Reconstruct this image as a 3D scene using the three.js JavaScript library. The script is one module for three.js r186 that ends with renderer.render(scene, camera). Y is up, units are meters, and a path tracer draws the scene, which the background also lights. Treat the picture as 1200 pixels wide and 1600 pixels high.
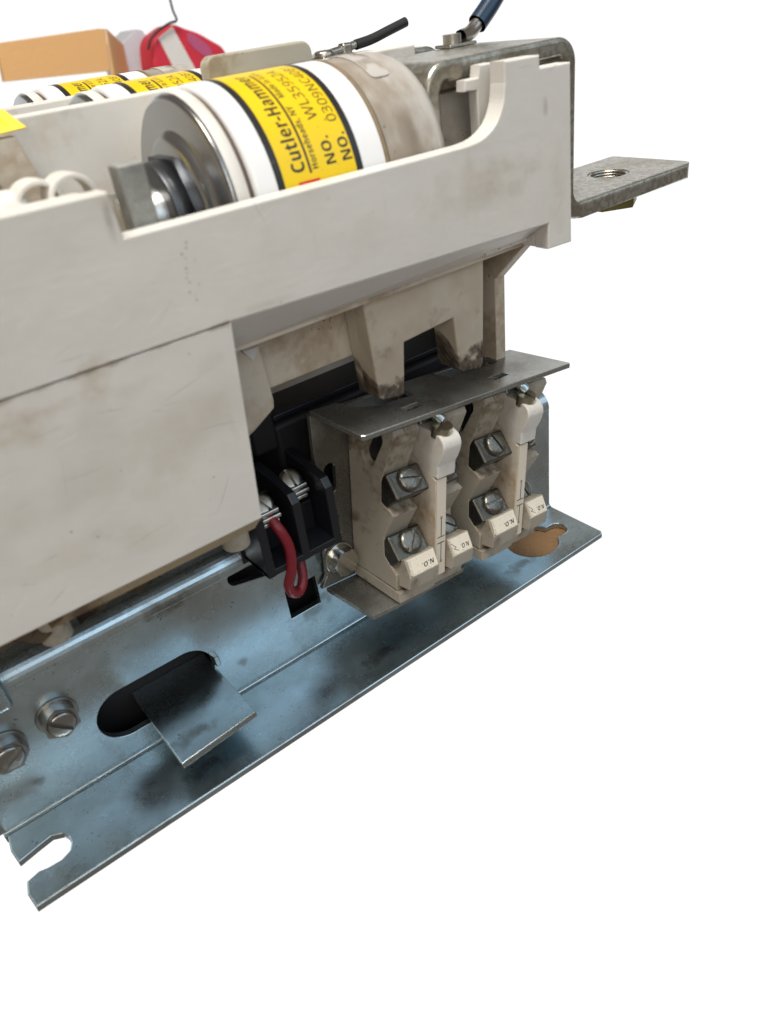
import * as THREE from 'three';
import { RoundedBoxGeometry } from 'three/addons/geometries/RoundedBoxGeometry.js';
import { ConvexGeometry } from 'three/addons/geometries/ConvexGeometry.js';
import { mergeGeometries } from 'three/addons/utils/BufferGeometryUtils.js';
import { RectAreaLightUniformsLib } from 'three/addons/lights/RectAreaLightUniformsLib.js';
import { Brush, Evaluator, SUBTRACTION, INTERSECTION } from 'three-bvh-csg';

// ---------------------------------------------------------------- camera, room, lamps, exposure
const scene = new THREE.Scene();
scene.background = new THREE.Color().setRGB(0.180, 0.155, 0.130);            // dim warm surroundings out of view, lighting every side
const camera = new THREE.PerspectiveCamera(67.02, 0.75, 0.01, 20);
camera.position.set(-0.02300, 0.16492, 0.16582);
camera.rotation.set(-0.581893, -0.581538, -0.143686, 'YXZ');
camera.updateMatrixWorld();
const renderer = new THREE.WebGLRenderer({ antialias: true });
renderer.toneMapping = THREE.LinearToneMapping;
renderer.toneMappingExposure = 1;
renderer.shadowMap.enabled = true;
renderer.setSize(768, 1024);
RectAreaLightUniformsLib.init();
function lamp(name, color, strength, w, h, pos, at) {
  const l = new THREE.RectAreaLight(color, strength, w, h);
  l.name = name; l.position.set(...pos); l.lookAt(...at); scene.add(l); return l;
}
lamp('unseen_overhead_lamp', 0xfffaf1, 22, 0.5, 0.42, [-0.12, 1.05, 0.16], [0.04, 0.08, 0]);  // out of view overhead, placed to light the top faces
lamp('unseen_left_light', 0xfff8ee, 3.0, 0.7, 0.6, [-0.55, 0.60, 0.95], [0.04, 0.08, 0]);  // soft light out of view, placed to brighten the front faces
lamp('unseen_right_light', 0xcae3f6, 1.5, 1.3, 0.8, [0.55, 0.75, 0.95], [0.04, 0.05, 0]);  // cool light out of view, placed for the blue reflection in the steel

// ---------------------------------------------------------------- helpers (lengths in millimetres, turned to metres when a mesh is made)
const S = 0.001, used = {};
function numbered(n) { if (!(n in used)) { used[n] = 0; return n; } used[n]++; return n + '_' + String(used[n]).padStart(3, '0'); }
let seed = 7;
const rnd = () => { seed = (seed * 1664525 + 1013904223) >>> 0; return seed / 4294967296; };
function boxUV(g) {                                              // uv in metres / 0.06 by the way each face looks
  g = g.index ? g.toNonIndexed() : g;
  const p = g.attributes.position, uv = new Float32Array(p.count * 2), a = new THREE.Vector3(), b = new THREE.Vector3(), c = new THREE.Vector3(), n = new THREE.Vector3();
  for (let i = 0; i < p.count; i += 3) {
    a.fromBufferAttribute(p, i); b.fromBufferAttribute(p, i + 1); c.fromBufferAttribute(p, i + 2);
    n.copy(b).sub(a).cross(c.clone().sub(a));
    const x = Math.abs(n.x), y = Math.abs(n.y), z = Math.abs(n.z);
    [a, b, c].forEach((v, k) => {
      const [u, w] = z >= x && z >= y ? [v.x, v.y] : x >= y ? [v.z + 17, v.y + 5] : [v.x + 9, v.z + 23];
      uv[(i + k) * 2] = u / 60; uv[(i + k) * 2 + 1] = w / 60;
    });
  }
  g.setAttribute('uv', new THREE.BufferAttribute(uv, 2));
  return g;
}
function part(name, geos, mat, parent, o = {}) {
  geos = [geos].flat().map((g) => { const h = o.keepUV ? (g.index ? g.toNonIndexed() : g) : boxUV(g); for (const k of Object.keys(h.attributes)) if (!['position', 'normal', 'uv'].includes(k)) h.deleteAttribute(k); return h; });
  const g = geos.length > 1 ? mergeGeometries(geos) : geos[0].clone();
  g.scale(S, S, S);
  const m = new THREE.Mesh(g, mat);
  m.name = parent === scene ? numbered(name) : name;
  m.castShadow = m.receiveShadow = true;
  if (o.label) m.userData.label = o.label;
  if (o.sheet) { const p = g.attributes.position, u = g.attributes.uv; for (let i = 0; i < p.count; i++) u.setXY(i, (p.getX(i) / S - o.sheet[0] + (p.getZ(i) / S - o.sheet[4]) * 0.5) / o.sheet[2], (p.getY(i) / S - o.sheet[1] + (p.getZ(i) / S - o.sheet[4]) * 0.7) / o.sheet[3]); }
  parent.add(m); return m;
}
function tag(o, label, category, group) { o.userData.label = label; o.userData.category = category; if (group) o.userData.group = group; return o; }
function poly(pts) { const s = new THREE.Shape(); pts.forEach(([x, y], i) => i ? s.lineTo(x, y) : s.moveTo(x, y)); s.closePath(); return s; }
function slotHole(x0, y0, x1, y1, r) {                          // rounded slot between two centres
  const p = new THREE.Path(), a = Math.atan2(y1 - y0, x1 - x0);
  p.absarc(x0, y0, r, a + Math.PI / 2, a + 1.5 * Math.PI, false); p.absarc(x1, y1, r, a - Math.PI / 2, a + Math.PI / 2, false); p.closePath(); return p;
}
function ext(pts, axis, from, to, bev = 0.3, holes = [], seg = 2) {   // 'z': (x,y) outline; 'x': (z,y) outline; 'y': (x,z) outline
  const s = pts instanceof THREE.Shape ? pts : poly(pts);
  for (const h of holes) s.holes.push(h instanceof THREE.Path ? h : new THREE.Path(h.map(([x, y]) => new THREE.Vector2(x, y))));
  const g = new THREE.ExtrudeGeometry(s, { depth: to - from - 2 * bev, bevelEnabled: bev > 0, bevelThickness: bev, bevelSize: bev, bevelOffset: -bev, bevelSegments: seg, curveSegments: 14, steps: 1 });
  g.translate(0, 0, bev);
  if (axis === 'z') g.translate(0, 0, from);
  if (axis === 'x') { g.applyMatrix4(new THREE.Matrix4().set(0, 0, -1, to, 0, 1, 0, 0, 1, 0, 0, 0, 0, 0, 0, 1)); }
  if (axis === 'y') { g.applyMatrix4(new THREE.Matrix4().set(1, 0, 0, 0, 0, 0, -1, to, 0, 1, 0, 0, 0, 0, 0, 1)); }
  return g;
}
function rbox(x0, x1, y0, y1, z0, z1, r = 0.5, seg = 2) {
  const g = new RoundedBoxGeometry(x1 - x0, y1 - y0, z1 - z0, seg, Math.min(r, (x1 - x0) / 2.01, (y1 - y0) / 2.01, (z1 - z0) / 2.01));
  return g.translate((x0 + x1) / 2, (y0 + y1) / 2, (z0 + z1) / 2);
}
const hull = (pts) => new ConvexGeometry(pts.map((p) => new THREE.Vector3(...p)));
function ringX(pts, yc, zc, seg = 72) {                          // lathe of (x, r) pairs about an axis along x
  const g = new THREE.LatheGeometry(pts.map(([x, r]) => new THREE.Vector2(Math.max(r, 1e-4), x)), seg);
  return g.rotateZ(-Math.PI / 2).translate(0, yc, zc);
}
function tube(pts, r, seg = 60, rad = 12) { return new THREE.TubeGeometry(new THREE.CatmullRomCurve3(pts.map((p) => new THREE.Vector3(...p))), seg, r, rad, false); }
const csg = new Evaluator(); csg.attributes = ['position', 'normal']; csg.useGroups = false;
function cut(a, ...bs) { let r = new Brush(a.clone()); r.geometry.deleteAttribute('uv'); r.updateMatrixWorld(); for (const b of bs) { const t = new Brush(b.clone()); t.geometry.deleteAttribute('uv'); t.updateMatrixWorld(); r = csg.evaluate(r, t, SUBTRACTION); } return r.geometry; }
function common(a, b) { const [p, q] = [a, b].map((g) => { const t = new Brush(g.clone()); t.geometry.deleteAttribute('uv'); t.updateMatrixWorld(); return t; }); return csg.evaluate(p, q, INTERSECTION).geometry; }
function screwHead(r, h, slotW, slotD, turn, hex = 0) {          // along +z, base at 0
  const prof = [[0, 0], [r * 0.98, 0], [r, h * 0.12], [r * 0.97, h * 0.5], [r * 0.86, h * 0.8], [r * 0.6, h * 0.95], [0, h]];
  let g = hex ? new THREE.CylinderGeometry(r, r, h, 6).translate(0, h / 2, 0) : new THREE.LatheGeometry(prof.map(([a, b]) => new THREE.Vector2(Math.max(a, 1e-4), b)), 32);
  g = g.rotateX(Math.PI / 2);
  const s = new THREE.BoxGeometry(slotW, r * 3, slotD * 2).rotateZ(turn).translate(0, 0, h);
  return cut(g, s);
}
function place(g, pos, dir, up = [0, 1, 0]) {                    // turn +z of a geometry to dir
  const m = new THREE.Matrix4().lookAt(new THREE.Vector3(...dir), new THREE.Vector3(), new THREE.Vector3(...up));
  m.setPosition(...pos); return g.clone().applyMatrix4(m);
}

// ---------------------------------------------------------------- textures
function lattice(sd) { let s = sd * 7919 + 13; const t = new Float32Array(256 * 256); for (let i = 0; i < t.length; i++) { s = (s * 1664525 + 1013904223) >>> 0; t[i] = s / 4294967296; } return t; }
const lat = [lattice(1), lattice(2), lattice(3)];
function vnoise(x, y, per, l = 0) {
  const xi = Math.floor(x), yi = Math.floor(y), fx = x - xi, fy = y - yi, u = fx * fx * (3 - 2 * fx), v = fy * fy * (3 - 2 * fy), t = lat[l];
  const w = (a) => ((a % per) + per) % per, g = (a, b) => t[(w(a) & 255) + ((w(b) & 255) << 8)];
  return (g(xi, yi) * (1 - u) + g(xi + 1, yi) * u) * (1 - v) + (g(xi, yi + 1) * (1 - u) + g(xi + 1, yi + 1) * u) * v;
}
function fbm(u, v, f, oct, l = 0) { let s = 0, a = 0.5, t = 0; for (let o = 0; o < oct; o++) { s += a * vnoise(u * f, v * f, f, (l + o) % 3); t += a; a *= 0.5; f *= 2; } return s / t; }
function scratches(d, w, h, n, len, tone, strength, lean) {       // hairline scratches with both ends fading
  for (let i = 0; i < n; i++) {
    const a = lean + (rnd() - 0.5) * (rnd() < 0.3 ? 3 : 0.7), L = len * (0.25 + rnd()), x0 = rnd() * w, y0 = rnd() * h, k = strength * (0.3 + 0.7 * rnd()), bow = (rnd() - 0.5) * 0.004;
    for (let t = 0; t < L; t += 0.7) {
      const x = Math.round(x0 + Math.cos(a + bow * t) * t), y = Math.round(y0 + Math.sin(a + bow * t) * t), q = (((y % h) + h) % h * w + ((x % w) + w) % w) * 4, f = k * Math.sin(Math.PI * t / L);
      for (let c = 0; c < 3; c++) d[q + c] = Math.max(0, Math.min(255, d[q + c] + (tone * 255 - d[q + c]) * f));
    }
  }
}
function tex(w, h, fn, srgb = true, post = null) {
  const d = new Uint8Array(w * h * 4);
  for (let j = 0; j < h; j++) for (let i = 0; i < w; i++) {
    const c = fn(i / w, j / h), k = (j * w + i) * 4;
    for (let q = 0; q < 3; q++) d[k + q] = Math.max(0, Math.min(255, Math.round(255 * (Array.isArray(c) ? c[q] : c))));
    d[k + 3] = 255;
  }
  if (post) post(d, w, h);
  const t = new THREE.DataTexture(d, w, h); t.wrapS = t.wrapT = THREE.RepeatWrapping; t.magFilter = t.minFilter = THREE.LinearFilter;
  if (srgb) t.colorSpace = THREE.SRGBColorSpace; t.needsUpdate = true; return t;
}
const mix = (a, b, t) => a.map((x, i) => x + (b[i] - x) * t), sm = (a, b, x) => { const t = Math.max(0, Math.min(1, (x - a) / (b - a))); return t * t * (3 - 2 * t); };
// aged moulded plastic: faint mottling, tan smears with torn outlines, fine scratches, black specks
function soil(c, u, v, smear, amount, specks, sd) {
  const warp = 0.35 * fbm(u, v, 5, 3, (sd + 1) % 3);
  const m = fbm(u + warp, v + 0.5 * warp, 3, 7, (sd + 1) % 3), f = fbm(u, v, 40, 3, sd % 3);
  c = mix(c, smear, amount * sm(0.42, 0.80, m + 0.25 * (f - 0.5)));
  c = mix(c, smear.map((x) => x * 0.78), amount * 0.45 * sm(0.62, 0.80, fbm(u + warp, v, 7, 6, (sd + 2) % 3)) * (0.5 + f));
  const scr = vnoise(u * 14, v * 220, 1024, sd % 3) * vnoise(u * 9 + 3, v * 9, 9, (sd + 1) % 3);
  c = c.map((x) => x * (1 - 0.05 * amount * sm(0.62, 0.8, scr)));
  const sp = vnoise(u * 110, v * 110, 110, sd % 3) * (0.75 + 0.4 * fbm(u, v, 6, 2, 2));
  return mix(c, [0.22, 0.18, 0.14], specks * sm(0.955, 1.02, sp));
}
function plasticMap(base, smear, amount, specks, sd) {
  return tex(768, 768, (u, v) => soil(base.map((x) => x * (0.97 + 0.06 * fbm(u, v, 6, 5, sd % 3))), u, v, smear, amount, specks, sd));
}
// the front wall and the lower cover share one sheet, 216 by 100 mm, with the marks where the photograph shows them
const marks = [[104, 127, 13, 6, 0.34, 0], [115, 128, 8, 5, 0.22, 0], [-3, 112.4, 9, 1.8, 0.6, 0], [-8, 109.5, 9, 2.4, 0.45, 0], [10, 116.2, 3, 2.6, 0.5, 0], [15, 111.2, 5, 1.8, 0.22, 0], [20.3, 139.6, 0.9, 3.4, 0.6, 1], [20.5, 142.6, 3, 2, 0.3, 0], [31.5, 110, 4, 2.6, 0.2, 0], [46.5, 117.6, 5, 1.0, 0.35, 0], [32.5, 97, 1.4, 7, 0.2, 0], [6, 82, 8, 5, 0.22, 0], [-6, 85, 10, 4, 0.18, 0], [14, 90, 10, 3, 0.15, 0], [-10, 120, 12, 6, 0.12, 0], [70, 125, 10, 4, 0.12, 0], [130, 121, 3.2, 12, 0.2, 0], [52, 128, 8, 4, 0.10, 0], [126, 140, 1, 2.4, 0.4, 1], [22, 100, 12, 7, 0.14, 0]];
const pin = []; for (let i = 0; i < 46; i++) pin.push([-60 + rnd() * 194, 74 + rnd() * 72, 0.08 + rnd() * rnd() * 0.22]);
for (let i = 0; i < 13; i++) pin.push([32.6 - i * 0.06 + (rnd() - 0.5) * 2.4, 133 - i * 0.85, 0.10 + 0.13 * rnd()]);
function frontMap() {
  return tex(1536, 720, (u, v) => {
    const x = -80 + 216 * u, y = 60 + 100 * v, p = x / 60, q = y / 60;
    let c = soil([0.825, 0.815, 0.795].map((b) => b * (0.975 + 0.05 * fbm(p / 4, q / 4, 24, 5, 1))), p / 4, q / 4, [0.73, 0.68, 0.61], 0.24, 0, 1);
    const n = 0.9 * (fbm(p / 4, q / 4, 64, 5, 0) - 0.5) * 2, k = fbm(p / 4, q / 4, 200, 2, 2);
    for (const [mx, my, rx, ry, st, dark] of marks) {
      const d = Math.hypot((x - mx) / rx, (y - my) / ry); if (d > 2.2) continue;
      c = mix(c, dark ? [0.34, 0.29, 0.24] : [0.55, 0.45, 0.34], 0.42 * st * sm(1.3, 0.0, d + n) * (0.7 + 0.6 * k));
    }
    for (const [mx, my, r] of pin) { const d = Math.hypot(x - mx, y - my); if (d < r * 1.6) c = mix(c, [0.28, 0.23, 0.18], 0.3 * sm(r * 1.5, r * 0.6, d)); }
    const dirt = Math.abs(y - 116.6) + 2 * Math.max(0, x - 37); if (dirt < 1.2) c = mix(c, [0.42, 0.34, 0.26], 0.35 * sm(0.7, 0.1, dirt + 0.8 * n));   // grit along the seam
    return c;
  }, true, (d, w, h) => { scratches(d, w, h, 90, 60, 0.5, 0.35, 0.2); scratches(d, w, h, 60, 40, 0.95, 0.4, 0.4); });
}
function crossbarMap() {                                         // 76..120 by 72..110 mm: soot rubbed on the feet
  return tex(704, 608, (u, v) => {
    const x = 76 + 44 * u, y = 72 + 38 * v, p = x / 60, q = y / 60;
    let c = soil([0.80, 0.77, 0.715].map((b) => b * (0.97 + 0.06 * fbm(p / 4, q / 4, 24, 5, 1))), p / 4, q / 4, [0.57, 0.49, 0.39], 0.4, 0, 2);
    const n = fbm(p / 4, q / 4, 90, 6, 0) - 0.5, k = fbm(p / 4, q / 4, 260, 3, 2), w = fbm(p / 4, q / 4, 30, 5, 1);
    c = mix(c, [0.24, 0.205, 0.175], 0.85 * sm(2.2, -1.2, y - (x < 98 ? 81 : 80.5) + 9 * n + 4 * (w - 0.5)) * (0.55 + 0.8 * k));
    c = mix(c, [0.45, 0.39, 0.32], 0.4 * sm(0.60, 0.85, fbm(p / 4 + 0.3, q / 4, 60, 6, 2)) * (0.5 + k));
    return c;
  });
}
const T = {
  crossbar: crossbarMap(),
  front: frontMap(),
  white: plasticMap([0.825, 0.815, 0.795], [0.70, 0.63, 0.54], 0.35, 0.6, 3),
  aged: plasticMap([0.80, 0.765, 0.71], [0.57, 0.48, 0.37], 0.55, 0.95, 5),
  tan: plasticMap([0.64, 0.615, 0.565], [0.36, 0.29, 0.21], 1.0, 0.95, 4),
  dark: plasticMap([0.50, 0.46, 0.41], [0.20, 0.17, 0.14], 0.9, 0.9, 1),
  zinc: tex(1024, 1024, (u, v) => {
    const a = fbm(u, v, 3, 6, 0), b = vnoise(u * 150, v * 150, 150, 1), g = fbm(u, v * 1.0, 30, 3, 2);
    let c = mix([0.77, 0.84, 0.875], [0.70, 0.75, 0.77], sm(0.35, 0.65, a)).map((x) => x * (0.97 + 0.06 * g));
    c = mix(c, [0.42, 0.40, 0.38], 0.55 * sm(0.66, 0.84, fbm(u, v, 6, 6, 2)));
    return mix(c, [0.16, 0.15, 0.14], 0.75 * sm(0.90, 0.99, b * (0.70 + 0.45 * fbm(u, v, 5, 4, 1))));
  }, true, (d, w, h) => { scratches(d, w, h, 160, 120, 0.95, 0.35, 0.05); scratches(d, w, h, 140, 70, 0.4, 0.4, 0.3); }),
  shell: plasticMap([0.70, 0.685, 0.665], [0.50, 0.445, 0.38], 0.75, 0.7, 2),
  steel: tex(768, 768, (u, v) => { const a = fbm(u, v, 4, 6, 2), g = fbm(u, v, 90, 2, 0); return mix([0.60, 0.605, 0.59], [0.47, 0.46, 0.44], sm(0.35, 0.7, a)).map((x) => x * (0.93 + 0.14 * g)); }),
  zincRough: tex(512, 512, (u, v) => { const q = 0.15 + 0.20 * fbm(u, v, 5, 5, 1) + 0.06 * fbm(u, v, 60, 2, 0); return [q, q, q]; }, false),
  fine: tex(512, 512, (u, v) => { const q = 0.6 * fbm(u, v, 24, 4, 1) + 0.4 * fbm(u, v, 120, 2, 2); return [q, q, q]; }, false),
  spangle: tex(768, 768, (u, v) => {
    const a = fbm(u, v, 60, 4, 0), b = fbm(u, v, 6, 5, 1);
    return mix(mix([0.79, 0.79, 0.77], [0.67, 0.665, 0.64], sm(0.38, 0.68, a)), [0.58, 0.53, 0.46], 0.45 * sm(0.5, 0.72, b));
  }),
};
const std = (o) => new THREE.MeshStandardMaterial(o), rgb = (r, g, b) => new THREE.Color().setRGB(r, g, b);
const M = {
  front: std({ map: T.front, roughness: 0.5, bumpMap: T.fine, bumpScale: 0.00005 }),
  crossbar: std({ map: T.crossbar, roughness: 0.6, bumpMap: T.fine, bumpScale: 0.00006 }),
  dark: std({ map: T.dark, color: rgb(0.5, 0.42, 0.34), roughness: 0.85 }),
  white: std({ map: T.white, roughness: 0.5, bumpMap: T.fine, bumpScale: 0.00005 }),
  aged: std({ map: T.aged, roughness: 0.58, bumpMap: T.fine, bumpScale: 0.00006 }),
  tan: std({ map: T.tan, roughness: 0.62, bumpMap: T.fine, bumpScale: 0.00008 }),
  zinc: std({ map: T.zinc, metalness: 0.97, roughness: 1, roughnessMap: T.zincRough, bumpMap: T.fine, bumpScale: 0.00002 }),
  plate: std({ map: T.steel, metalness: 0.72, roughness: 1, roughnessMap: T.zincRough, bumpMap: T.fine, bumpScale: 0.00004 }),
  bar: std({ map: T.spangle, color: rgb(0.85, 0.84, 0.80), metalness: 0.9, roughness: 0.36, bumpMap: T.fine, bumpScale: 0.00012 }),
  grey: std({ map: T.steel, color: rgb(1, 1, 0.99), metalness: 0.4, roughness: 0.6, bumpMap: T.fine, bumpScale: 0.0001 }),
  lug: std({ color: rgb(1, 0.99, 0.95), metalness: 0.92, roughness: 0.4, map: T.steel, bumpMap: T.fine, bumpScale: 0.0002 }),
  screw: std({ color: rgb(0.46, 0.435, 0.39), metalness: 1, roughness: 0.32, bumpMap: T.fine, bumpScale: 0.00008 }),
  bright: std({ color: rgb(0.72, 0.72, 0.70), metalness: 1, roughness: 0.3, bumpMap: T.fine, bumpScale: 0.0001 }),
  cap: std({ color: rgb(0.46, 0.47, 0.48), metalness: 1, roughness: 0.24 }),
  collar: std({ color: rgb(0.10, 0.105, 0.115), metalness: 0.8, roughness: 0.38 }),
  black: std({ color: rgb(0.010, 0.011, 0.016), roughness: 0.36, bumpMap: T.fine, bumpScale: 0.00008 }),
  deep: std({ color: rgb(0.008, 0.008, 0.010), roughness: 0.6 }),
  ceramic: std({ color: rgb(0.70, 0.70, 0.71), roughness: 0.22 }),
  endring: std({ map: T.shell, metalness: 0.1, roughness: 0.5, bumpMap: T.fine, bumpScale: 0.00008 }),
  seam: std({ map: T.dark, color: rgb(1, 0.9, 0.7), roughness: 0.75 }),
  groove: std({ color: rgb(0.09, 0.06, 0.045), roughness: 0.6 }),
  red: std({ color: rgb(0.20, 0.012, 0.022), roughness: 0.42, bumpMap: T.fine, bumpScale: 0.0002 }),
  wireBlack: std({ color: rgb(0.012, 0.012, 0.013), roughness: 0.5 }),
  wireBlue: std({ color: rgb(0.010, 0.028, 0.06), roughness: 0.32 }),
  fin: std({ map: T.aged, color: rgb(0.66, 0.68, 0.67), roughness: 0.55 }),
  bolt: std({ color: rgb(0.36, 0.36, 0.35), metalness: 1, roughness: 0.3, bumpMap: T.fine, bumpScale: 0.0001 }),
  shiny: std({ color: rgb(0.62, 0.61, 0.57), metalness: 1, roughness: 0.17 }),
  capScrew: std({ color: rgb(0.50, 0.46, 0.36), metalness: 1, roughness: 0.36, bumpMap: T.fine, bumpScale: 0.0001 }),
  brass: std({ color: rgb(0.30, 0.27, 0.12), metalness: 1, roughness: 0.45, bumpMap: T.fine, bumpScale: 0.0001 }),
  edgeTan: std({ map: T.tan, color: rgb(1, 0.86, 0.62), roughness: 0.7 }),
};

// ---------------------------------------------------------------- added glowing panel for the white background, and the board under the keyhole
{
  const dir = new THREE.Vector3(); camera.getWorldDirection(dir);
  const g = new THREE.BoxGeometry(4.8, 4.8, 0.02), m = new THREE.Mesh(g, std({ color: 0x000000, emissive: 0xffffff, emissiveIntensity: 1.06, roughness: 1 }));
  m.name = 'added_glowing_backdrop'; m.position.copy(camera.position).addScaledVector(dir, 1.75); m.quaternion.setFromUnitVectors(new THREE.Vector3(0, 0, 1), dir.clone().negate());
  m.userData = { kind: 'structure', label: 'added glowing panel as plain white background behind the device' }; scene.add(m);
}

// ================================================================= the contactor
const device = new THREE.Group(); device.name = numbered('vacuum_contactor'); scene.add(device);
tag(device, 'dirty white electrical contactor with yellow-labelled cylinders on a bent zinc base', 'contactor');

// ---- base: flange, web and top of one bent sheet
{
  const key = new THREE.Path();
  key.absarc(139.3, 10.8, 9.2, 0.575, 2 * Math.PI - 0.219, false); key.lineTo(150.4, 8.8); key.absarc(150.4, 12.3, 3.5, -Math.PI / 2, Math.PI / 2, false); key.lineTo(147, 15.8); key.closePath();
  const fl = poly([[-42.4, 0.9], [160, 0.9], [160, 24.2], [158.9, 25.4], [-42.4, 25.7], [-43, 21], [-42.2, 17.4], [-39, 16.6], [-36.8, 17.2], [-33.6, 17.4], [-31.2, 16.4], [-30.2, 14.4], [-30.2, 12.2], [-31, 10.2], [-33.5, 8.9], [-37.5, 9.6], [-42.3, 10.6], [-42.9, 6]]);
  const webShape = poly([[-75, 0.3], [160, 0.3], [160, 40.2], [-75, 40.2]]);
  const webHoles = [slotHole(-4.3, 15.7, 13.9, 15.7, 8), slotHole(35, 39.2 - 0.6, 45, 36.5, 2.6), [[47.9, 25.5], [48, 15], [58.6, 15], [58.5, 25.4]].reverse()];
  const R = 6, bend = [], fold = [];
  for (let i = 0; i <= 10; i++) { const a = i / 10 * Math.PI / 2; bend.push([-R + R * Math.cos(a), 40.2 + R * Math.sin(a)]); }
  for (let i = 10; i >= 0; i--) { const a = i / 10 * Math.PI / 2; bend.push([-R + (R - 2.2) * Math.cos(a), 40.2 + (R - 2.2) * Math.sin(a)]); }
  for (let i = 0; i <= 6; i++) { const a = i / 6 * Math.PI / 2; fold.push([0.9 - 0.9 * Math.sin(a), 0.9 - 0.9 * Math.cos(a)]); }
  fold.push([-2.2, 0.9], [-2.2, -2.2], [0.9, -2.2]);
  part('base_plate', [
    ext(fl, 'y', -2.2, 0, 0.45, [key], 3), ext(webShape, 'z', -2.2, 0, 0.12, webHoles, 1),
    rbox(-75, 160, -2.2, 44, -120, -118, 0.02, 1), ext(bend, 'x', -75, 160, 0), ext(fold, 'x', -43, 160, 0.02), rbox(-75, 160, 44, 46.2, -120, -R, 0.02, 1),  // the rear web is unseen; it keeps light from behind out of the slots
  ], M.zinc, device, { label: 'bent zinc plated steel base with slots and keyhole' });
  const t = part('base_tab', [ext([[-0.3, -9], [22.2, -9], [22.2, 22.3], [-0.3, 24.1]], 'y', 11, 13, 0.3)], M.zinc, device, { label: 'flat zinc tongue sticking out of the oblong slot' });
  part('stop_lip', [rbox(21.6, 23.2, 15, 18.4, -2, 2.2, 0.6)], M.zinc, t);
  part('side_clip', [rbox(-40, -26.6, 36.6, 46.8, -3, 3.2, 1.8, 4)], M.zinc, device);
  for (const [x, y, turn] of [[-19.6, 26.4, 0.75], [-33, 24.9, -0.95]]) {
    const w = part('hex_bolt', [place(ringZ([[0, 0], [5.2, 0], [5.2, 0.5], [5.0, 0.7], [0, 0.7]]), [x, y, 0], [0, 0, 1]), place(new THREE.CylinderGeometry(4.8, 4.8, 3.2, 6).rotateX(Math.PI / 2).rotateZ(turn + 0.3).translate(0, 0, 2.2), [x, y, 0], [0, 0, 1])], M.bolt, device, { label: 'slotted hex bolt in the base web' });
    part('slotted_face', [place(screwHead(3.6, 1.3, 1.3, 1.0, turn), [x, y, 3.75], [0, 0, 1])], M.bolt, w);
  }
}
function ringZ(pts, seg = 40) { return new THREE.LatheGeometry(pts.map(([r, z]) => new THREE.Vector2(Math.max(r, 1e-4), z)), seg).rotateX(Math.PI / 2); }

// ---- white moulded frame: front wall, its sloping lip, floor, end wall and dividers
const curve = new THREE.CatmullRomCurve3([[113.2, 146.6], [112.4, 142.6], [110.1, 139.1], [106.6, 137.1], [102.6, 136.35], [96, 136.25]].map(([x, y]) => new THREE.Vector3(x, y, 0))).getPoints(26).map((p) => [p.x, p.y]);
const frontTop = [[134.3, 147.8], [124.2, 148.0], [124.1, 150.5], [113.3, 150.7], ...curve, [22.1, 136.6], [21.5, 144.1], [-80, 144.6]];
const wall = part('front_wall', [
  ext([[-80, 117.2], [37.6, 116.85], [126.8, 113.75], [126.8, 107.5], [135.5, 107.2], ...frontTop], 'z', 25.3, 30, 0.35),
  hull([[37.4, 116.8, 29.75], [126.7, 113.75, 29.75], [37.4, 107.8, 20], [126.7, 107.8, 20], [37.4, 118, 25.4], [126.7, 118, 25.4], [37.4, 116, 20], [126.7, 116, 20]]),
  rbox(126.9, 135.4, 107.5, 113.5, 19, 25.2, 0.2),
], M.front, device, { sheet: [-80, 60, 216, 100, 30], label: 'white moulded front wall with a notch and a curved rise at its right end' });
part('end_wall', [ext([[-120, 60], [4.6, 60], [5.6, 94.5], [16, 104.4], [19.5, 107.6], [25.2, 107.6], [25.2, 145], [21, 147.2], [-120, 147.2]], 'x', 131.4, 135.3, 0.3)], M.aged, device);
part('inner_post', [ext([[112.6, 108.5], [131.2, 108.5], [131.2, 147.5], [117, 150.2], [113, 150.2], [112.6, 147.8], [108.5, 147.8], [108.3, 145.6], [112, 145.4]], 'z', 19.5, 22.5, 0.3), ext([[106.6, 108.5], [130, 108.5], [130, 144.6], [106.6, 144.8]], 'z', 4, 10.5, 0.3)], M.white, device);
part('frame_floor', [rbox(-80, 131.2, 106.5, 109, -120, 19.5, 0.3)], M.aged, device);
part('divider_wall', [ext([[-80, 60], [131.2, 60], [131.2, 153.9], [-80, 153.9]], 'z', -25.2, -21, 0.6, [], 3)], M.white, device);
part('divider_fin', [ext(roundRect(69.2, 98.4, 154, 158.7, 2.6), 'z', -25, -21.2, 0.5, [], 3)], M.fin, device, { label: 'grey rounded fin on top of the divider wall' });
part('divider_wall', [ext([[-80, 60], [131.2, 60], [131.2, 153.2], [-80, 153.2]], 'z', -75.2, -71, 0.6)], M.white, device);
part('cross_wall', [ext([[-90, 120], [24.6, 120], [23.5, 142.3], [21.4, 151], [-90, 151]], 'z', -20.9, -14, 0.4)], M.aged, device);
function roundRect(x0, x1, y0, y1, r) { const s = new THREE.Shape(); s.moveTo(x0, y0); s.lineTo(x1, y0); s.lineTo(x1, y1 - r); s.absarc(x1 - r, y1 - r, r, 0, Math.PI / 2, false); s.lineTo(x0 + r, y1); s.absarc(x0 + r, y1 - r, r, Math.PI / 2, Math.PI, false); s.closePath(); return s; }

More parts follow.
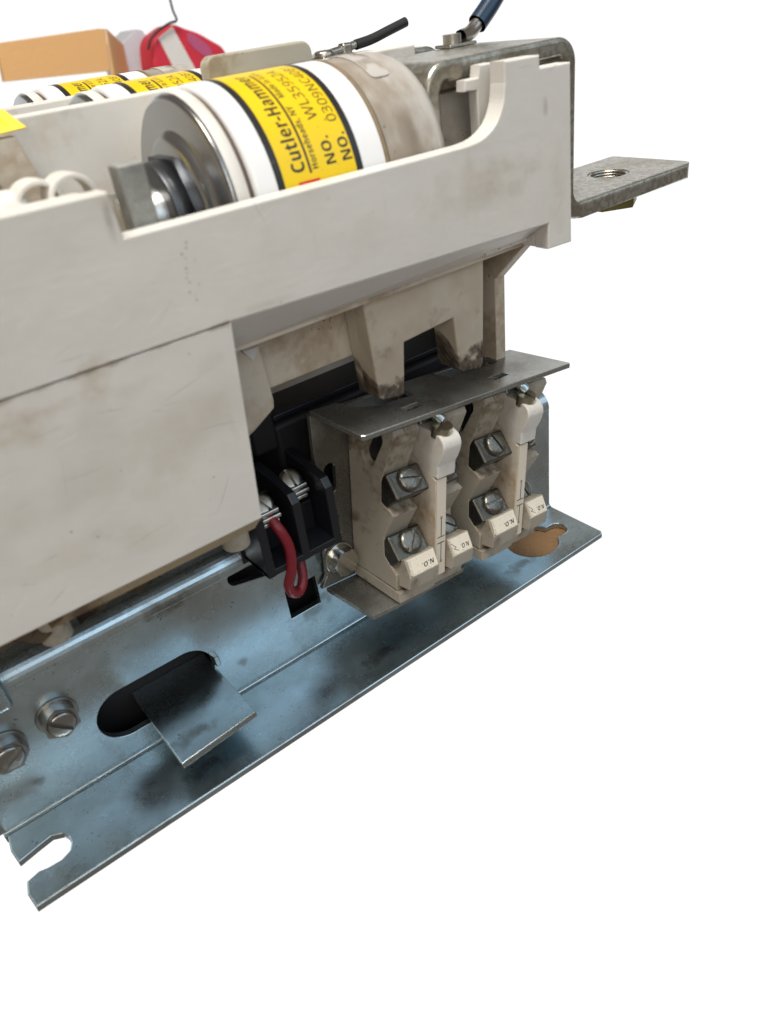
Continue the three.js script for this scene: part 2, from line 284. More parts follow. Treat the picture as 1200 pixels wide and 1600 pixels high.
// ---- lower cover
{
  const c = part('lower_cover', [
    ext([[-80, 72.6], [34.1, 72.6], [37.8, 116.66], [-80, 117.02]], 'z', 24, 29.85, 0.3),
    ext([[-80, 72.6], [33.5, 72.6], [37, 116], [-80, 116]], 'z', 2, 23.9, 0.2),
  ], M.front, device, { sheet: [-80, 60, 216, 100, 30], label: 'flat white front cover below the seam' });
  part('cover_lip', [hull([[-10, 72.4, 29.4], [33.8, 72.4, 29.4], [-14, 68.8, 26.6], [33.2, 68.8, 26.6], [-10, 72.4, 22], [33.8, 72.4, 22], [-14, 68.8, 22], [33.2, 68.8, 22]])], M.edgeTan, c);
  for (const [x, y, z] of [[32.6, 59, 14], [-12.6, 58.6, 14]]) part('standoff', [new THREE.CylinderGeometry(3.6, 3.4, 16, 24).translate(x, y + 7.2, z)], M.tan, c);
  part('recess_side', [ext([[43, 105], [46.9, 103.2], [48.2, 101.5], [52, 102], [52.8, 88.2], [52.4, 86.2], [46, 82.6], [40, 80]], 'z', 2, 10, 0.4)], M.aged, device, { label: 'chipped corner of white plastic inside the recess' });
  part('chip', [hull([[47.6, 102.4, 10.1], [51.8, 102.2, 10.1], [49.6, 99.6, 10.4], [47.8, 103.4, 8], [51.9, 103, 8]])], M.ceramic, device);
  part('recess_wall', [rbox(50, 100, 89.4, 106.3, 3, 6, 0.4)], M.aged, device);
  const sheet = (x0, x1, y, z, h, k) => { const g = new THREE.PlaneGeometry(x1 - x0, h, 26, 8), p = g.attributes.position; for (let i = 0; i < p.count; i++) { const u = p.getX(i), v = p.getY(i); p.setXYZ(i, u + (x0 + x1) / 2, y + v * 0.55 + 1.4 * Math.sin(u * 0.23 + k) + 0.8 * Math.sin(u * 0.71 + v), z - v * 0.85 + 1.2 * Math.sin(u * 0.4 + k * 2 + v * 0.5)); } g.computeVertexNormals(); return g; };
  part('insulating_paper', [sheet(-62, -12, 64.5, 13, 8, 0.4), sheet(-8, 12, 64.5, 15, 9, 1.2)], M.dark, device);
}

// ---- crossbar (armature) with two legs
{
  const L = [[78.1, 106.2], [78.1, 105], [79.2, 80.2], [80.4, 79.2], [86.6, 78.2], [87.4, 78.9], [89, 92.1], [105.9, 93.2], [106.8, 78.2], [108, 77.2], [114.6, 76.0], [115.6, 77], [117.2, 98.8], [117.6, 106.2]];
  part('crossbar', [ext(L, 'z', 6.8, 16, 0.5)], M.crossbar, device, { sheet: [76, 72, 44, 38, 16], label: 'white plastic crossbar with two legs over the contact plate' });
}
// ---- coil housing and its terminal block
{
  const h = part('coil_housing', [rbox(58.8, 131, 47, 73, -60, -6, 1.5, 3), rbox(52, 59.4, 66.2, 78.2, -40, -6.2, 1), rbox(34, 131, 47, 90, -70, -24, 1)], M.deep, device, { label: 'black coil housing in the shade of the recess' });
  part('added_dark_block', [rbox(-30, 130, 0, 43, -110, -9, 1)], M.deep, h);  // added black block, stands in for the shade behind the web slots
  part('ledge', [rbox(60, 131, 73.2, 75, -58, -8, 0.5)], M.black, h);
  const t = part('terminal_block', [rbox(38, 62.8, 41.2, 60, -5.8, 0.2, 0.4), rbox(38.9, 62.6, 42.6, 44.6, 0.3, 12.9, 0.3)], M.black, device, { label: 'black terminal block with open bays beside the white cover' });
  const prof = [[-5.8, 43], [12.9, 42.6], [13, 60.6], [11.4, 63], [1, 64.9], [-5.8, 65.4]];
  for (const x of [38.9, 49.9, 60.2]) part('barrier', [ext(prof, 'x', x, x + 2.5, 0.35)], M.black, t);
  part('inner_step', [rbox(52.6, 60, 44.7, 54, 0.3, 4.5, 0.3), rbox(41.6, 49.7, 44.7, 54, 0.3, 4.5, 0.3)], M.black, t);
  for (const [x, y, z, turn] of [[55.8, 62.6, 3.2, 0.1], [44.3, 62, 7.2, 0.5]]) {
    const c = part('terminal_clamp', [rbox(x - 3.2, x + 3.4, y - 4.6, y - 3.4, z - 2, z + 3.6, 0.4), rbox(x - 3, x + 3.2, y - 3.0, y - 1.9, z - 2, z + 3.2, 0.4), rbox(x - 2.6, x + 2.9, y - 6.4, y - 5.2, z - 2, z + 3.0, 0.4)], M.bright, t);
    part('screw', [place(screwHead(3.3, 1.9, 0.8, 0.9, turn), [x, y - 1.6, z - 0.4], [-0.05, 0.75, 0.66])], M.screw, c);
  }
}

// ---- auxiliary contact bracket, hung on one bolt and a little askew
const skew = (o) => { o.position.set(0.0673, 0.029, 0.002); o.rotation.set(0, THREE.MathUtils.degToRad(2), THREE.MathUtils.degToRad(-7), 'ZYX'); return o; };
{
  const b = skew(part('contact_bracket', [
    ext([[-7.4, -8.7], [60, -8.7], [60, 48], [-7.4, 46.6], [-5.4, -5]], 'z', -1.6, 0, 0.15, [slotHole(-2.2, 23.4, -2.1, 29.2, 1.9), slotHole(-1.2, 8.8, -1.1, 12.4, 1.9)], 1),
    ext([[-7.4, 0.1], [1.4, 0.1], [1.6, 5.4], [8, 9.2], [20.5, 9.8], [21.5, 0.1], [36, 0.1], [37.5, 6.4], [57, 6.4], [58, 1], [69, 0.6], [72.4, 21.6], [71.8, 22.2], [-6.6, 22.7], [-7.4, 22]], 'y', 46.7, 48.2, 0.2, [[[11.5, 15], [17.5, 14.6], [17.6, 17.2], [11.6, 17.6]], [[45, 14.2], [51, 13.8], [51.1, 16.4], [45.1, 16.8]]].map((a) => a.reverse()), 1),
    ext([[-6, 0.1], [32, 0.1], [32, 19.6], [4, 20.6], [-4.4, 20.2], [-6, 1]], 'y', -10.2, -8.7, 0.2),
  ], M.plate, device, { label: 'grey steel bracket hanging askew from one bolt' }));
  const hb = part('hex_bolt', [place(ringZ([[0, 0], [5.1, 0], [5.1, 0.9], [4.8, 1.2], [0, 1.2]]), [-1.2, 0.2, 0.02], [0, 0, 1]), place(hexHead(4.5, 3.8).rotateZ(0.5), [-1.2, 0.2, 1.1], [0, 0, 1])], M.brass, b);
  hb.material = M.shiny;
  for (const x of [17, 50.6]) part('spring_clip', [tube([[x, 44, 10], [x + 2, 45.4, 14], [x + 3, 45.6, 18], [x + 4.5, 43.4, 20]], 1.6, 16, 8), rbox(x - 1, x + 5.5, 42.5, 46.5, 10, 17.4, 0.8)], M.zinc, b);
}
function hexHead(r, h) {
  const g = new THREE.CylinderGeometry(r, r, h, 6).translate(0, h / 2, 0), c = new THREE.LatheGeometry([[0.001, h + 3], [r * 2, h + 3], [r * 2, h - r * 0.45], [r * 0.84, h + 0.01], [0.001, h + 0.02]].map(([a, b]) => new THREE.Vector2(a, b)).reverse(), 32);
  return cut(g, c).rotateX(Math.PI / 2);
}
function canvasTex(w, h, draw) { const c = document.createElement('canvas'); c.width = w; c.height = h; draw(c.getContext('2d'), w, h); const t = new THREE.CanvasTexture(c); t.colorSpace = THREE.SRGBColorSpace; t.anisotropy = 8; return t; }
const grime = (g, w, h, n, col) => { for (let i = 0; i < n; i++) { g.fillStyle = col[Math.floor(rnd() * col.length)]; g.beginPath(); g.arc(rnd() * w, rnd() * h, 0.6 + rnd() * rnd() * Math.min(w / 90, 5), 0, 7); g.fill(); } };
const noTex = (v) => canvasTex(256, 150, (g, w, h) => {
  g.fillStyle = '#e6dfd2'; g.fillRect(0, 0, w, h); grime(g, w, h, 170, ['rgba(90,70,45,0.35)', 'rgba(60,45,30,0.3)', 'rgba(150,125,90,0.3)']); g.fillStyle = 'rgba(95,72,48,0.5)'; for (let i = 0; i < 260; i++) { const e = Math.pow(rnd(), 3) * 26, q = rnd(); g.fillRect(q < 0.5 ? rnd() * w : e, q < 0.5 ? h - e : rnd() * h, 2 + rnd() * 5, 1 + rnd() * 3); }
  g.save(); g.translate(w * 0.7, h * 0.62); g.rotate(Math.PI + (v ? 0.03 : -0.06)); g.font = 'italic bold 56px sans-serif'; g.fillStyle = '#26221f'; g.textAlign = 'center'; g.fillText('N.O.', 0, 16); g.restore();
  if (v === 2) { g.strokeStyle = '#2a2522'; g.lineWidth = 5; g.beginPath(); g.moveTo(14, 40); g.lineTo(60, 84); g.lineTo(30, 92); g.lineTo(84, 120); g.stroke(); }
});
const M_no = [0, 1, 2].map((v) => std({ map: noTex(v), color: rgb(0.86, 0.85, 0.83), roughness: 0.6 }));
const M_symbol = std({ roughness: 0.55, map: canvasTex(96, 820, (g, w, h) => {
  g.fillStyle = '#d9d0c1'; g.fillRect(0, 0, w, h); grime(g, w, h, 90, ['rgba(80,60,40,0.3)', 'rgba(40,30,20,0.5)', 'rgba(120,95,60,0.25)']);
  g.strokeStyle = g.fillStyle = '#2b2a30'; g.lineWidth = 8;
  const k = (y) => h * (1 - y / 32), x = 50;                    // y: mm up the ridge
  const y0 = 19, y1 = 13, y2 = 11, y3 = 5;
  g.beginPath(); g.moveTo(x, k(y0)); g.lineTo(x, k(y1)); g.moveTo(x, k(y2)); g.lineTo(x, k(y3)); g.stroke();
  g.beginPath(); g.moveTo(x - 40, k(y1)); g.lineTo(x + 36, k(y1)); g.moveTo(x - 40, k(y2)); g.lineTo(x + 36, k(y2)); g.stroke();
  for (const y of [y0 + 0.4, y3 - 0.4]) { g.beginPath(); g.arc(x, k(y), 8, 0, 7); g.lineWidth = 6; g.stroke(); }
}) });
function quad(a, b, c, d) {                                      // flat panel with uv 0..1: a lower left, b lower right, c upper right, d upper left; 0.35 mm thick behind its face
  const A = [a, b, c, d].map((p) => new THREE.Vector3(...p)), n = A[1].clone().sub(A[0]).cross(A[3].clone().sub(A[0])).normalize().multiplyScalar(-0.35), B = A.map((p) => p.clone().add(n));
  const pos = [], uv = [], U = [[0, 0], [1, 0], [1, 1], [0, 1]];
  const f = (p, q, r, s, us) => { [[p, 0], [q, 1], [r, 2], [p, 0], [r, 2], [s, 3]].forEach(([v, k]) => { pos.push(v.x, v.y, v.z); uv.push(...(us ? U[k] : [0.02, 0.02])); }); };
  f(A[0], A[1], A[2], A[3], true); f(B[1], B[0], B[3], B[2]);
  for (let i = 0; i < 4; i++) { const j = (i + 1) % 4; f(B[i], B[j], A[j], A[i]); }
  const g = new THREE.BufferGeometry(); g.setAttribute('position', new THREE.Float32BufferAttribute(pos, 3)); g.setAttribute('uv', new THREE.Float32BufferAttribute(uv, 2)); g.computeVertexNormals(); return g;
}
function contactBlock(turns, slot) {
  const saw = [[0.2, 44], [19.6, 45], [20.4, 43.6], [14.6, 28.9], [14.3, 22.4], [19.8, 19.9], [15, 11.2], [15.2, 5.2], [20.3, 1], [20.3, -4.1], [0.2, -4.1]];
  const b = part('contact_block', [
    ext(saw, 'x', 4.5, 13.2, 0.35, [slotHole(9.2, 34.6, 12.6, 41, 2.7)]), ext(saw, 'x', 22.6, 30.6, 0.35), rbox(13.4, 17.5, -4, 43, 0.2, 10.5, 0.3), rbox(21.8, 22.4, -4, 43, 0.2, 12, 0.2),
    rbox(4.5, 17, -8.2, -4.4, 0.2, 21.6, 0.4), rbox(17.4, 30.2, -8.2, -4.9, 0.2, 20.6, 0.4), rbox(15.8, 18.6, -8.3, -4.5, 19, 21.2, 0.4),
  ], M.tan, device);
  part('centre_wall', [ext([[0.2, -4.2], [21.9, -4.2], [21.9, 27], [12, 33], [0.2, 43]], 'x', 17.7, 21.5, 0.2)], M.aged, b);
  part('added_dark_insert', [rbox(7, 13, 31, 43, 6, 12, 0.4)], M.black, b);  // added black block, makes the side slot read as deep shade
  part('plunger_cap', [ext(capShape(), 'x', 17.7, 24.4, 0.45, [], 3)], M.white, b);
  part('cap_screw', [place(cut(new THREE.CylinderGeometry(2.9, 2.9, 3.2, 30).rotateX(Math.PI / 2), new THREE.BoxGeometry(0.9, 9, 2).rotateZ(slot).translate(0, 0, 1.6)), [20.4, 41.3, 21.0], [0, 1, 0.2], [0, 0, -1])], M.capScrew, b);
  part('ridge_strip', [quad([17.9, -4, 22.3], [21.4, -4, 22.3], [21.4, 27.4, 22.3], [17.9, 27.4, 22.3])], M_symbol, b, { keepUV: true, label: 'pale ridge printed with an open contact symbol' });
  const clamp = (x, y, w, turn, z0) => {
    const lean = (g) => g.rotateX(-0.72).translate(x, y, z0);
    const c = part('wire_clamp', [rbox(-w / 2, w / 2, -4.2, 4, 1.4, 3.2, 0.8, 3), rbox(-w / 2, -w / 2 + 1.5, -4.1, 3.6, -5, 2.6, 0.6), rbox(w / 2 - 1.5, w / 2, -4.1, 3.6, -5, 2.6, 0.6), rbox(-w / 2 + 0.4, w / 2 - 0.4, -4, 3.4, -2.2, -1, 0.3), rbox(-w / 2, w / 2, 2.6, 4, -4, 3, 0.7, 3)].map(lean), M_clamp, b);
    part('dark_slot_block', [rbox(-w / 2 + 1.6, w / 2 - 1.6, -3.4, 2.4, -0.9, 0.4, 0.3)].map(lean), M.groove, c);  // dark block filling the opening under the clamp plate
    part('slotted_screw', [screwHead(3.7, 2.0, 0.75, 0.9, turn).translate(0.4, 0.2, 3.0)].map(lean), M_clampScrew, c);
  };
  clamp(10.5, 26.4, 11.8, turns[0], 16.2); clamp(10.5, 6.9, 11.8, turns[1], 16.4); clamp(26.9, 23.8, 7.4, turns[2], 13.6); clamp(26.9, 4.6, 7.4, turns[3], 13.8);
  const lab = (x0, x1, mat) => {
    const l = part('label_block', [ext([[15, 4.2], [22.4, 6.8], [25.1, 1.9], [24.7, -2.4], [15, -3.8]], 'x', x0, x1, 0.3)], M.tan, b);
    part('marking', [quad([x0 + 0.4, 2.2, 25.1], [x1 - 0.4, 2.2, 25.1], [x1 - 0.4, 6.6, 22.68], [x0 + 0.4, 6.6, 22.68])], mat, l, { keepUV: true, label: 'white face marked N.O.' });
  };
  lab(5.6, 16.6, M_no[0]); lab(22, 30.4, M_no[2]);
  return skew(b);
}
function capShape() { const s = new THREE.Shape(); s.moveTo(12, 41.2); s.lineTo(21, 41.2); s.quadraticCurveTo(25, 40.8, 25, 37.4); s.quadraticCurveTo(24.6, 34.6, 22.9, 31.8); s.lineTo(22.6, 28.0); s.lineTo(20.4, 27.6); s.lineTo(10.6, 32.2); s.closePath(); return s; }
const M_clamp = std({ color: rgb(0.50, 0.475, 0.44), metalness: 0.95, roughness: 0.38, map: T.steel, bumpMap: T.fine, bumpScale: 0.0002 });
const M_clampScrew = std({ color: rgb(0.74, 0.71, 0.67), metalness: 0.95, roughness: 0.34, map: T.steel, bumpMap: T.fine, bumpScale: 0.0002 });
const block0 = contactBlock([1.3, -0.7, 0.4, 0.9], -1.1); block0.userData.label = 'left contact block on the skewed bracket';
{
  const b2 = contactBlock([0.25, 1.5, -0.5, 0.2], 0.15); b2.userData.label = 'right contact block on the skewed bracket';
  b2.position.copy(block0.localToWorld(new THREE.Vector3(0.0336, 0, 0)));
}

// ---- vacuum bottles, their bus bars, clamp post
const M_band = std({ roughness: 0.42, map: canvasTex(2048, 280, (g, w, h) => {
  // u: round the bottle (0 at the front, up and over), v along x; drawn with the canvas turned so that letters stand towards the left end
  g.fillStyle = '#d9b90a'; g.fillRect(0, 0, w, h);
  g.fillStyle = '#1d1c1c'; g.fillRect(0, 0, w, 22); g.fillRect(0, h - 22, w, 22);
  const K = w / 360, X = (x) => (x - 56.2) / 20.7 * h;           // degrees -> px, mm -> px
  const txt = (s, a, x, size, bold, stretch = 1, col = '#221f18') => { g.save(); g.translate((a) * K, X(x)); g.scale(stretch, 1); g.font = `${bold ? 'bold ' : ''}${size}px sans-serif`; g.fillStyle = col; g.textBaseline = 'alphabetic'; g.fillText(s, 0, 0); g.restore(); };
  txt('Cutler-Hammer', 14, 63.3, 58, true, 0.86);
  g.fillStyle = '#221f18'; g.fillRect(13 * K, X(64.1), 66 * K, 7);
  txt('Horseheads, NY', 14, 66.4, 27, true, 0.92); txt('Made in U.S.A.', 53, 66.4, 27, true, 0.92);
  txt('WL35952A', 37.5, 70.6, 46, false, 1.12); txt('NO.', 14, 70.8, 44, true, 1.05);
  txt('0309NC40B1', 34, 74.6, 44, false, 1.12); txt('NO.', 14, 74.8, 44, true, 1.05);
  g.fillStyle = '#c21f1c'; g.fillRect(0, X(61), 10 * K, X(66) - X(61));
  txt('VACUUM INTERRUPTER', 92, 63, 40, true); txt('CAUTION', 100, 70, 40, true);
  grime(g, w, h, 160, ['rgba(70,60,10,0.18)', 'rgba(255,240,120,0.15)', 'rgba(60,50,10,0.3)']);
}) });
M_band.map.wrapS = THREE.RepeatWrapping;
const yc = 132.8;
function band(x0, x1, r, zc) {                                   // one turn of printed film
  const n = 120, pos = [], uv = [], nor = [], idx = [];
  for (let i = 0; i <= n; i++) { const a = i / n * Math.PI * 2, s = Math.sin(a), c = Math.cos(a); for (const [x, v] of [[x0, 1], [x1, 0]]) { pos.push(x, yc + r * s, zc + r * c); nor.push(0, s, c); uv.push(i / n, v); } }
  for (let i = 0; i < n; i++) { const k = 2 * i; idx.push(k, k + 1, k + 2, k + 1, k + 3, k + 2); }
  const g = new THREE.BufferGeometry(); g.setAttribute('position', new THREE.Float32BufferAttribute(pos, 3)); g.setAttribute('normal', new THREE.Float32BufferAttribute(nor, 3)); g.setAttribute('uv', new THREE.Float32BufferAttribute(uv, 2)); g.setIndex(idx); return g;
}
function patch(x0, x1, a0, a1, r0, r1, zc) {                     // rounded plate bent round the bottle, angles in degrees
  const k = Math.PI / 180, R = r1, g = ext(roundAll(x0, x1, a0 * k * R, a1 * k * R, 1.3), 'z', r0, r1, 0.12, [], 2), p = g.attributes.position;
  for (let i = 0; i < p.count; i++) { const a = p.getY(i) / R, r = p.getZ(i); p.setXYZ(i, p.getX(i), yc + r * Math.sin(a), zc + r * Math.cos(a)); }
  g.computeVertexNormals(); return g;
}
function roundAll(x0, x1, y0, y1, r) { const pts = []; for (const [cx, cy, s] of [[x1 - r, y0 + r, -90], [x1 - r, y1 - r, 0], [x0 + r, y1 - r, 90], [x0 + r, y0 + r, 180]]) for (let i = 0; i <= 5; i++) { const a = (s + i * 18) * Math.PI / 180; pts.push([cx + r * Math.cos(a), cy + r * Math.sin(a)]); } const out = []; pts.forEach((p, i) => { const q = pts[(i + 1) % pts.length], n = Math.max(1, Math.round(Math.hypot(q[0] - p[0], q[1] - p[1]))); for (let j = 0; j < n; j++) out.push([p[0] + (q[0] - p[0]) * j / n, p[1] + (q[1] - p[1]) * j / n]); }); return out; }
function bottle(zc) {
  const b = part('vacuum_bottle', [ringX([[51.4, 0], [51.4, 21.6], [51.8, 22.4], [52.6, 22.7], [82.8, 22.7], [83.4, 22.2], [83.6, 0]], yc, zc, 96)], M.ceramic, device, { keepUV: true });
  part('printed_band', [band(56.2, 76.9, 22.76, zc)], M_band, b, { keepUV: true, label: 'yellow printed label with black edges' });
  part('end_cap', [ringX([[44.3, 0], [44.3, 11.6], [44.5, 13.2], [45.1, 14.4], [46, 15], [46.5, 15.6], [46.5, 20.8], [46.9, 21.5], [47.6, 21.9], [47.8, 0]], yc, zc, 96)], M.cap, b, { keepUV: true });
  part('rim', [ringX([[47.6, 21.0], [47.5, 21.7], [47.9, 22.1], [50.2, 22.1], [50.4, 21]], yc, zc, 96)], M.white, b);
  part('seal', [ringX([[50.2, 20], [50.2, 21.5], [51.6, 21.5], [51.6, 20]], yc, zc, 96)], M.groove, b, { keepUV: true });
  part('end_shell', [ringX([[83.2, 20], [83.3, 22.2], [84, 22.5], [98, 22.5], [100.4, 21.6], [101, 19.5], [101, 0]], yc, zc, 96)], M.endring, b, { keepUV: true });
  part('seam', [ringX([[82.9, 21], [82.9, 22.75], [83.5, 22.9], [84.2, 22.6], [84.2, 21]], yc, zc, 96)], M.seam, b);
  part('raised_plate', [patch(88.6, 93.6, 54, 98, 22.5, 22.8, zc)], M.endring, b);
  part('hex_nut', [new THREE.CylinderGeometry(12.4, 12.4, 1.6, 6).rotateZ(Math.PI / 2).translate(43.9, yc, zc), ringX([[39.6, 0], [39.6, 9.9], [40, 10.5], [43.6, 10.5], [43.6, 0]], yc, zc)], M.collar, b);
  part('stem', [ringX([[31, 0], [31, 6.4], [39.8, 6.4]], yc, zc)], M.bright, b, { keepUV: true });
  return b;
}
const bot = bottle(2.3); bot.userData.label = 'front vacuum bottle with yellow label';
for (const [k, dz] of [[1, -0.05], [2, -0.1]]) { const c = bot.clone(); c.userData = { label: ['', 'middle', 'rear'][k] + ' vacuum bottle, mostly hidden behind a divider wall' }; c.position.z = dz; device.add(c); }
{
  const raise = new THREE.Shape(), t = 4.4, xo = 101.2, xr = 150.6, yt = 152, r = 6;  // bent bar, outline in (x, y)
  raise.moveTo(xo, 118); raise.lineTo(xo, yt - r); raise.absarc(xo + r, yt - r, r, Math.PI, Math.PI / 2, true); raise.lineTo(xr - r, yt); raise.absarc(xr - r, yt - r, r, Math.PI / 2, 0, true);
  raise.lineTo(xr, 116.5); raise.absarc(xr + 3.5, 115.5, 3.5, Math.PI, 1.5 * Math.PI, false); raise.lineTo(205.9, 112); raise.lineTo(205.9, 107.6); raise.lineTo(xr + 2, 107.6); raise.absarc(xr + 2.1, 114, 6.4, 1.5 * Math.PI, Math.PI, true); raise.lineTo(xr - t, yt - r - 2);
  raise.absarc(xr - r - 0.6, yt - r - 0.6, 2.4, 0, Math.PI / 2, false); raise.lineTo(xo + r, yt - t); raise.absarc(xo + r + 0.6, yt - r - 0.6, 2.4, Math.PI / 2, Math.PI, false); raise.lineTo(xo + t, 118); raise.closePath();
  const lugPlan = new THREE.Shape(); lugPlan.moveTo(90, -16); lugPlan.lineTo(203, -16); lugPlan.lineTo(203, -13.8); lugPlan.quadraticCurveTo(205.6, -13.6, 205.7, -11); lugPlan.lineTo(205.7, 13.6); lugPlan.quadraticCurveTo(205.5, 17.2, 202, 17.9); lugPlan.lineTo(196, 18.6); lugPlan.lineTo(90, 18.6); lugPlan.closePath();
  const bar = part('bus_bar', [cut(common(ext(raise, 'z', -14, 18, 1.1, [], 4), ext(lugPlan, 'y', 90, 160, 0, [], 1)), new THREE.CylinderGeometry(6.2, 6.2, 12, 40).translate(184, 110, 2.5))], M.bar, device, { label: 'bent plated bus bar over the end of the front bottle, ending in a flat lug with a threaded hole' });
  part('lug_nut', [cut(new THREE.CylinderGeometry(9.6, 9.6, 4.6, 6).translate(184, 105.2, 2.5), new THREE.CylinderGeometry(5, 5, 8, 24).translate(184, 105, 2.5))], M.brass, bar);
  const thr = []; for (let i = 0; i < 5; i++) thr.push(new THREE.TorusGeometry(5.7, 0.5, 6, 32).rotateX(Math.PI / 2).translate(184, 108.2 + i * 0.8, 2.5)); part('thread', thr, M.screw, bar);
  for (const k of [1, 2]) { const c = bar.clone(); c.position.z = -0.05 * k; c.userData = { label: 'bent plated bus bar of the ' + ['', 'middle', 'rear'][k] + ' bottle' }; device.add(c); }
  part('clamp_post', [rbox(26.5, 31.5, 109, 146.6, 18.6, 23.6, 0.5)], M.grey, device, { label: 'dull grey metal post in the notch of the front wall' });
  const strap = (x, z) => { const o = [], c = (r) => { const q = []; for (let i = 0; i <= 18; i++) { const a = Math.PI * (1.05 - i / 18 * 1.1); q.push([x + 4.4 + r * Math.cos(a), 142.4 + r * 0.95 * Math.sin(a)]); } return q; }; o.push([x + 0.2, 138], ...c(4.4), [x + 8.4, 138], [x + 7.4, 138], ...c(3.4).reverse(), [x + 1.3, 138]); return ext(o, 'z', z, z + 5.5, 0.3, [], 3); };
  const sh = part('shunt', [rbox(-60, 21, 137, 143.4, 17, 25.1, 1.5, 3), strap(9.6, 12), strap(15.2, 12.8), rbox(-50, 13, 138, 145.6, 10, 18, 3.4, 5)], M.white, device, { label: 'white looped flexible connector behind the wall' });
  part('shunt_nut', [new THREE.CylinderGeometry(6, 6, 6, 6).rotateZ(0.4).translate(4.5, 145, 9)], M.collar, sh);
}
// yellow tag on the left cross wall
part('yellow_tag', [quad([0, 151.1, -13.5], [23.9, 152.2, -13.7], [21.8, 155.6, -18], [0, 159.6, -19])], std({ roughness: 0.5, map: canvasTex(256, 128, (g, w, h) => { g.fillStyle = '#e8cb2a'; g.fillRect(0, 0, w, h); g.fillStyle = '#9a8420'; g.font = '44px sans-serif'; g.fillText('WL35952A', 20, 76); }) }), device, { keepUV: true, label: 'yellow label at the left edge' });

// ================================================================= wires and boxes
{
  const w = part('coil_wire', [tube([[44.3, 59, 1], [44.4, 58.6, 7], [45.2, 55.6, 11.8], [46.4, 49.5, 13.2], [45.6, 42, 13], [44.4, 36.8, 11.8], [45.4, 33.2, 11.2], [47.6, 31.9, 10.4], [50.2, 33.6, 8.8], [52, 37.6, 6], [53.4, 42.5, 3], [54.2, 48, 0.4]], 1.42, 90, 16)], M.red, scene);
  tag(w, 'red insulated wire looping out of the black terminal block', 'wire');
}
{
  const w = new THREE.Group(); w.name = numbered('sensing_wire'); scene.add(w); tag(w, 'black wire stub with crimped ring terminal on the middle bus bar', 'wire');
  part('insulation', [tube([[131, 154.6, -48], [137, 155.3, -48], [144, 156.8, -48], [150.5, 158.2, -48]], 1.35, 30, 12)], M.wireBlack, w);
  part('ring_terminal', [rbox(116, 127, 152.2, 153.2, -52, -43, 0.4), tube([[121, 153.6, -47.5], [127, 154.2, -48], [133, 155, -48]], 1.1, 12, 10), rbox(125.5, 129, 152.8, 155.6, -49.6, -46.4, 0.8), place(screwHead(3, 1.6, 0.7, 0.7, 0.4), [119, 153.2, -47], [0, 1, 0], [0, 0, -1])], M.screw, w);
}
{
  const w = new THREE.Group(); w.name = numbered('sensing_wire'); scene.add(w); tag(w, 'blue insulated wire with crimped terminal on the front bus bar', 'wire');
  part('insulation', [tube([[146.6, 156.2, -13], [151.5, 159.6, -13.4], [156.4, 163.4, -14]], 2.6, 20, 16), tube([[155.4, 162.6, -13.9], [160.6, 166.8, -14.5], [170, 175, -16]], 2.1, 20, 16)], M.wireBlue, w);
  part('ring_terminal', [rbox(131.5, 141, 152.1, 152.9, -13.6, -7.4, 0.3), tube([[138, 154, -10.4], [143, 154.6, -12], [147.4, 156.8, -13]], 1.8, 12, 10), place(cut(new THREE.CylinderGeometry(2.4, 2.4, 2.2, 24).rotateX(Math.PI / 2), new THREE.BoxGeometry(0.7, 8, 1.6).rotateZ(0.7).translate(0, 0, 1.3)), [134.6, 154, -10], [0, 1, 0], [0, 0, -1])], M.screw, w);
}
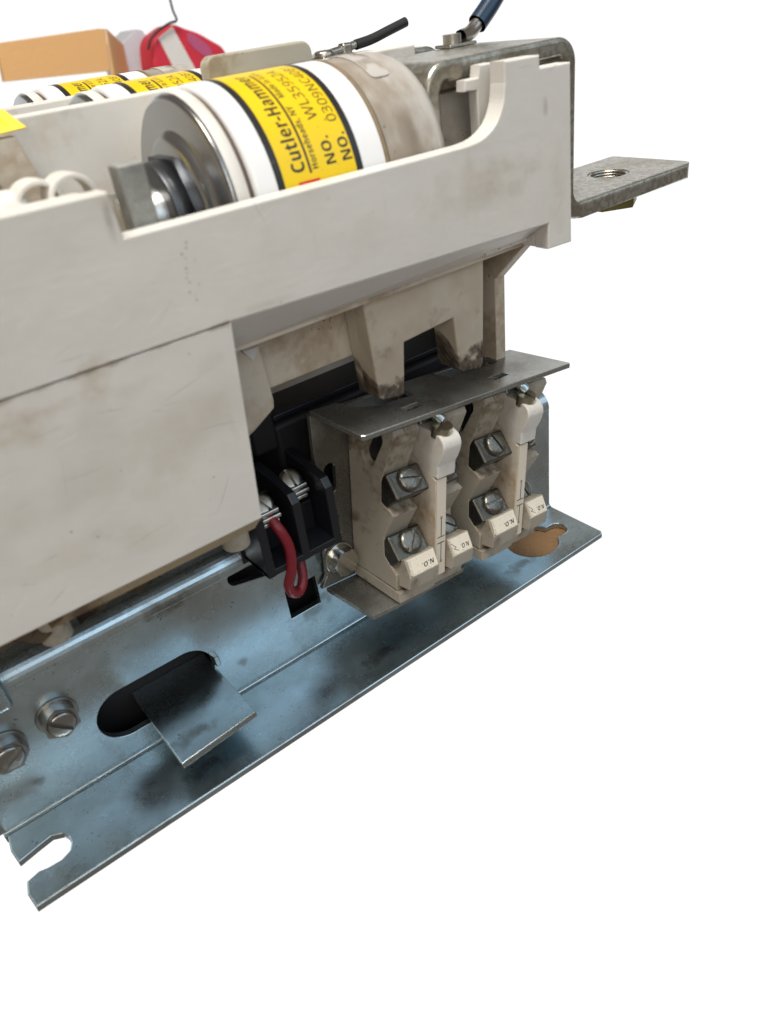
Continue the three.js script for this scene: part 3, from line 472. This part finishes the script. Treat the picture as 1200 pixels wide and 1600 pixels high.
{
  const flat = (c, r = 0.8) => std({ color: c, roughness: r, bumpMap: T.fine, bumpScale: 0.0004 });
  const card = flat(rgb(0.80, 0.46, 0.20)), bx = new THREE.Group(); bx.name = numbered('cardboard_box'); scene.add(bx); tag(bx, 'plain tan cardboard box with a dark side behind the device', 'box');
  part('front_panel', [ext([[172, 145.2], [262, 140.6], [268.6, 171.6], [262, 172.6], [176, 172.2]], 'z', -608, -600, 0.6)], card, bx);
  part('side_panel', [hull([[269, 172, -600.5], [262.4, 140, -600.5], [263.5, 120, -600.5], [296, 158, -640], [294, 120, -640], [284, 171, -640]])], card, bx);
  const gb = part('grey_carton', [ext([[288, 110], [317, 110], [322, 158], [318, 167], [312, 168.5], [304, 164], [294, 158.5], [288, 160]], 'z', -680, -640, 0.8)], flat(rgb(0.62, 0.64, 0.70)), scene); tag(gb, 'pale grey carton between the cardboard box and the red carton', 'carton');
  const rc = new THREE.Group(); rc.name = numbered('printed_carton'); scene.add(rc); tag(rc, 'red and white printed carton leaning behind the bottles', 'carton');
  const blob = new THREE.CatmullRomCurve3([[307, 112], [304, 132], [304.5, 147], [309, 157], [317, 164], [329, 167.6], [341, 164.5], [354, 158.6], [366, 152], [377, 142.5], [381, 128], [380, 112]].map(([x, y]) => new THREE.Vector3(x, y, 0))).getPoints(60).map((p) => [p.x + 0.4 * Math.sin(p.y * 0.31), p.y + 0.5 * Math.sin(p.x * 0.27)]);
  part('carton_body', [ext(blob, 'z', -632, -600, 3, [], 4)], flat(rgb(0.66, 0.03, 0.06), 0.5), rc);
  part('white_stripe', [ext([[313.5, 159.5], [329.4, 166.4], [345.5, 124], [325, 124]], 'z', -599.9, -599.2, 0.2)], flat(rgb(0.78, 0.75, 0.72), 0.5), rc);
  part('badge', [ext([[343, 160.5], [349, 158], [361, 148], [364, 140], [357, 138], [347, 146], [341, 154]], 'z', -599.9, -599.3, 0.2)], flat(rgb(0.50, 0.10, 0.22), 0.5), rc);
  const tw = part('dark_cable', [tube([[300, 152, -596], [305, 160, -595], [316, 166, -594], [326, 169.4, -594], [332, 170.5, -593], [330.6, 178, -593], [330, 200, -593]], 1.1, 40, 8)], M.wireBlack, scene); tag(tw, 'thin dark cable standing up along the edge of the red carton', 'cable');
  const wd = part('bench_board', [rbox(-27, 158.5, -3.6, -2.3, -118, 20, 0.3)], flat(rgb(0.30, 0.17, 0.08)), scene); wd.userData = { kind: 'structure', label: 'tan wood seen through the keyhole of the base' };
}
camera.userData.fStop = 17; camera.focus = 0.24;
renderer.render(scene, camera);
